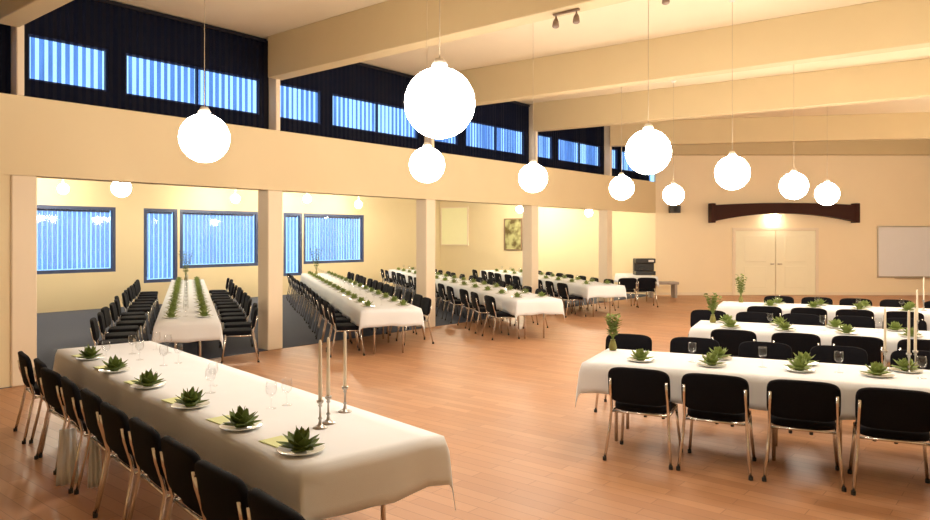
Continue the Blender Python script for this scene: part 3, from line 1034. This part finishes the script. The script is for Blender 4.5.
# aisle tables: both sides
for T, nm, n, st in ((T2, 'leftmost aisle table', 13, .78), (T3, 'table right of square column', 15, .77), (T4, 'table by the middle column', 14, .9), (T5, 'far table', 9, .85)):
    for side, sn in ((1, 'left'), (-1, 'right')):
        for i in range(n):
            s = .5 + st * i
            x, y = tp(T, s, side * (T['W'] / 2 - .18))
            w = 'on the %s, %s side, %s from camera' % (nm, sn, ORD[i])
            put(plate, (x, y, CT), 0, 'white plate ' + w, 'plates on the aisle tables')
            put(nap_pale, (x, y, CT + .010), i * 1.3, 'green leafy folded napkin ' + w, 'green napkins on the aisle tables')
            if side == 1:
                gx, gy = tp(T, s + .2, .03)
                put(glass, (gx, gy, CT), 0, 'small stemmed glass on the %s, %s from camera' % (nm, ORD[i]), 'glasses on the aisle tables')

# candlesticks and candles
def make_candlestick():
    bm = bmesh.new()
    lathe(bm, [(0, 0), (.044, 0), (.045, .006), (.028, .014), (.012, .024), (.008, .05), (.014, .058), (.007, .07), (.006, .125), (.013, .135), (.008, .145), (.02, .155), (.022, .168), (.014, .17), (.0135, .155), (0, .155)], 18)
    return tag(obj('candlestick', bm, M['silver'], None, True), 'candlestick', 'candlestick')
def make_candle():
    root = empty('taper_candle', (0, 0, 0), 0, 'candle', 'candle')
    bm = bmesh.new(); lathe(bm, [(0, 0), (.0115, 0), (.011, .1), (.0095, .36), (.006, .375), (0, .378)], 12); obj('wax', bm, M['wax'], root, True)
    bm = bmesh.new(); tube(bm, [(0, 0, .376), (.001, 0, .385), (.003, 0, .392)], .0012, 5); obj('wick', bm, M['rubber'], root)
    register(root)
    return root
cst, cnd = make_candlestick(), make_candle()
CS = [(-.873, 4.34, 'left foreground table, left of a close pair'), (-.845, 4.45, 'left foreground table, right of a close pair'), (-.79, 4.74, 'left foreground table, standing apart from the pair'),
      (3.64, 6.24, 'front right table, leftmost of three'), (3.76, 6.10, 'front right table, middle of three'), (3.89, 6.22, 'front right table, rightmost of three'),
      ]
for x, y, w in CS:
    put(cst, (x, y, CT), 0, 'slim silver candlestick on the ' + w, 'silver candlesticks')
    put(cnd, (x, y, CT + .155), 0, 'tall ivory candle in a silver candlestick, ' + w, 'ivory taper candles')
for T, s, w in ((TB, 2.5, 'middle right table'), (TC, 3.0, 'rear right table')):
    x, y = across(T, s, .5)
    put(cst, (x, y, CT), 0, 'slim silver candlestick standing on the ' + w, 'silver candlesticks')
    put(cnd, (x, y, CT + .155), 0, 'tall ivory candle standing on the ' + w, 'ivory taper candles')

# vases with sprigs
def sprig_vase(x, y, hgt, lab, m='stem', seed=1, spread=.09):
    rnd = random.Random(seed)
    root = empty('sprig_vase', (x, y, CT), rnd.uniform(0, 6), lab, 'vase', 'vases of green sprigs')
    bm = bmesh.new(); lathe(bm, [(0, 0), (.035, 0), (.042, .03), (.03, .08), (.022, .1), (.026, .11), (.02, .11), (.018, .1), (0, .09)], 14); obj('vase', bm, M['stem'], root, True)
    bm = bmesh.new()
    for k in range(14):
        a = 2 * PI * k / 14 + rnd.uniform(-.2, .2)
        tipr = rnd.uniform(.25, 1) * spread
        top = Vector((math.cos(a) * tipr, math.sin(a) * tipr, hgt * rnd.uniform(.8, 1)))
        base = Vector((0, 0, .09))
        tube(bm, [base, base.lerp(top, .5) + Vector((0, 0, .01)), top], .0022, 4)
        for j in range(7):
            q = base.lerp(top, .25 + .75 * j / 6)
            b2 = bmesh.new()
            leaf(b2, rnd.uniform(0, 6.28), .06, .018, .3, .7, 0, 0)
            merge(bm, b2, Matrix.Translation(q))
    o = obj('greenery', bm, M[m], root, False, recalc=False)
    so = o.modifiers.new('thickness', 'SOLIDIFY'); so.thickness = .0015
sprig_vase(*across(TA, .07, .84), .36, 'vase of green sprigs on the left end of the front right table', 'leafmid', 3)
sprig_vase(*across(TB, .18, .7), .38, 'vase of green sprigs on the left end of the middle right table', 'leafmid', 4, .11)
sprig_vase(*across(TC, .3, .8), .48, 'tall vase of green sprigs on the left end of the rear right table', 'leafmid', 5, .11)
sprig_vase(*tp(T2, 9.9, .05), .78, 'tall vase of dark greenery before the middle aisle window', 'leafdark', 6, .2)
sprig_vase(*tp(T3, 11.2, .1), .85, 'tall vase of dark greenery before the third wide aisle window', 'leafdark', 8, .22)

# far corner: black coffee machine on the small table, low grey bench
root = empty('coffee_machine', (5.45, 21.9, CT), 0, 'black machine standing on the small table in the far corner', 'machine')
bm = bmesh.new(); rbox(bm, -.3, .3, -.2, .2, 0.0, .12, .01, 1); rbox(bm, -.3, .3, .0, .2, .12, .42, .01, 1); rbox(bm, -.3, .3, -.2, .2, .36, .5, .02, 1); obj('housing', bm, M['plastic'], root)
bm = bmesh.new(); lathe(bm, [(0, .122), (.07, .122), (.085, .2), (.06, .26), (0, .26)], 14, (-.1, -.1, 0)); obj('jug', bm, M['glass'], root, True)
bm = bmesh.new(); rbox(bm, .08, .24, -.212, -.2, .4, .46, .004, 1); obj('control_panel', bm, M['alu'], root)
root = empty('low_bench', (6.2, 22.6, 0), 0, 'low grey bench against the back wall in the far corner', 'bench')
bm = bmesh.new(); rbox(bm, -.45, .45, -.25, .25, .42, .50, .015, 1); obj('bench_seat', bm, M['grey'], root)
for s in (-1, 1):
    bm = bmesh.new(); rbox(bm, s * .36 - .04, s * .36 + .04, -.22, .22, 0, .42, .006, 1); obj('leg', bm, M['grey'], root)

# white cloths hanging low by the chairs at the left table
def hanging_cloth(x, y, w, z0, z1, lab):
    bm = bmesh.new()
    n = 9
    rows = []
    for j in range(6):
        z = z0 + (z1 - z0) * j / 5
        rows.append([bm.verts.new((-w / 2 * (1 - .25 * j / 5) + w * (1 - .25 * j / 5) * i / n, .018 * math.sin(i * 1.9 + j * .2), z)) for i in range(n + 1)])
    for a, b in zip(rows, rows[1:]):
        for i in range(n): bm.faces.new([a[i], a[i + 1], b[i + 1], b[i]])
    o = obj('hanging_cloth', bm, M['cloth'], None, True)
    so = o.modifiers.new('thickness', 'SOLIDIFY'); so.thickness = .006
    o.location = (x, y, 0); o.rotation_euler = (0, 0, math.radians(25))
    tag(o, lab, 'cloth', 'white cloths by the left chairs')
hanging_cloth(-2.98, 5.40, .15, .04, .46, 'bright white cloth hanging low beside chair legs at the left')
hanging_cloth(-2.75, 5.35, .09, .04, .40, 'narrow white cloth hanging low, right one by the left chairs')
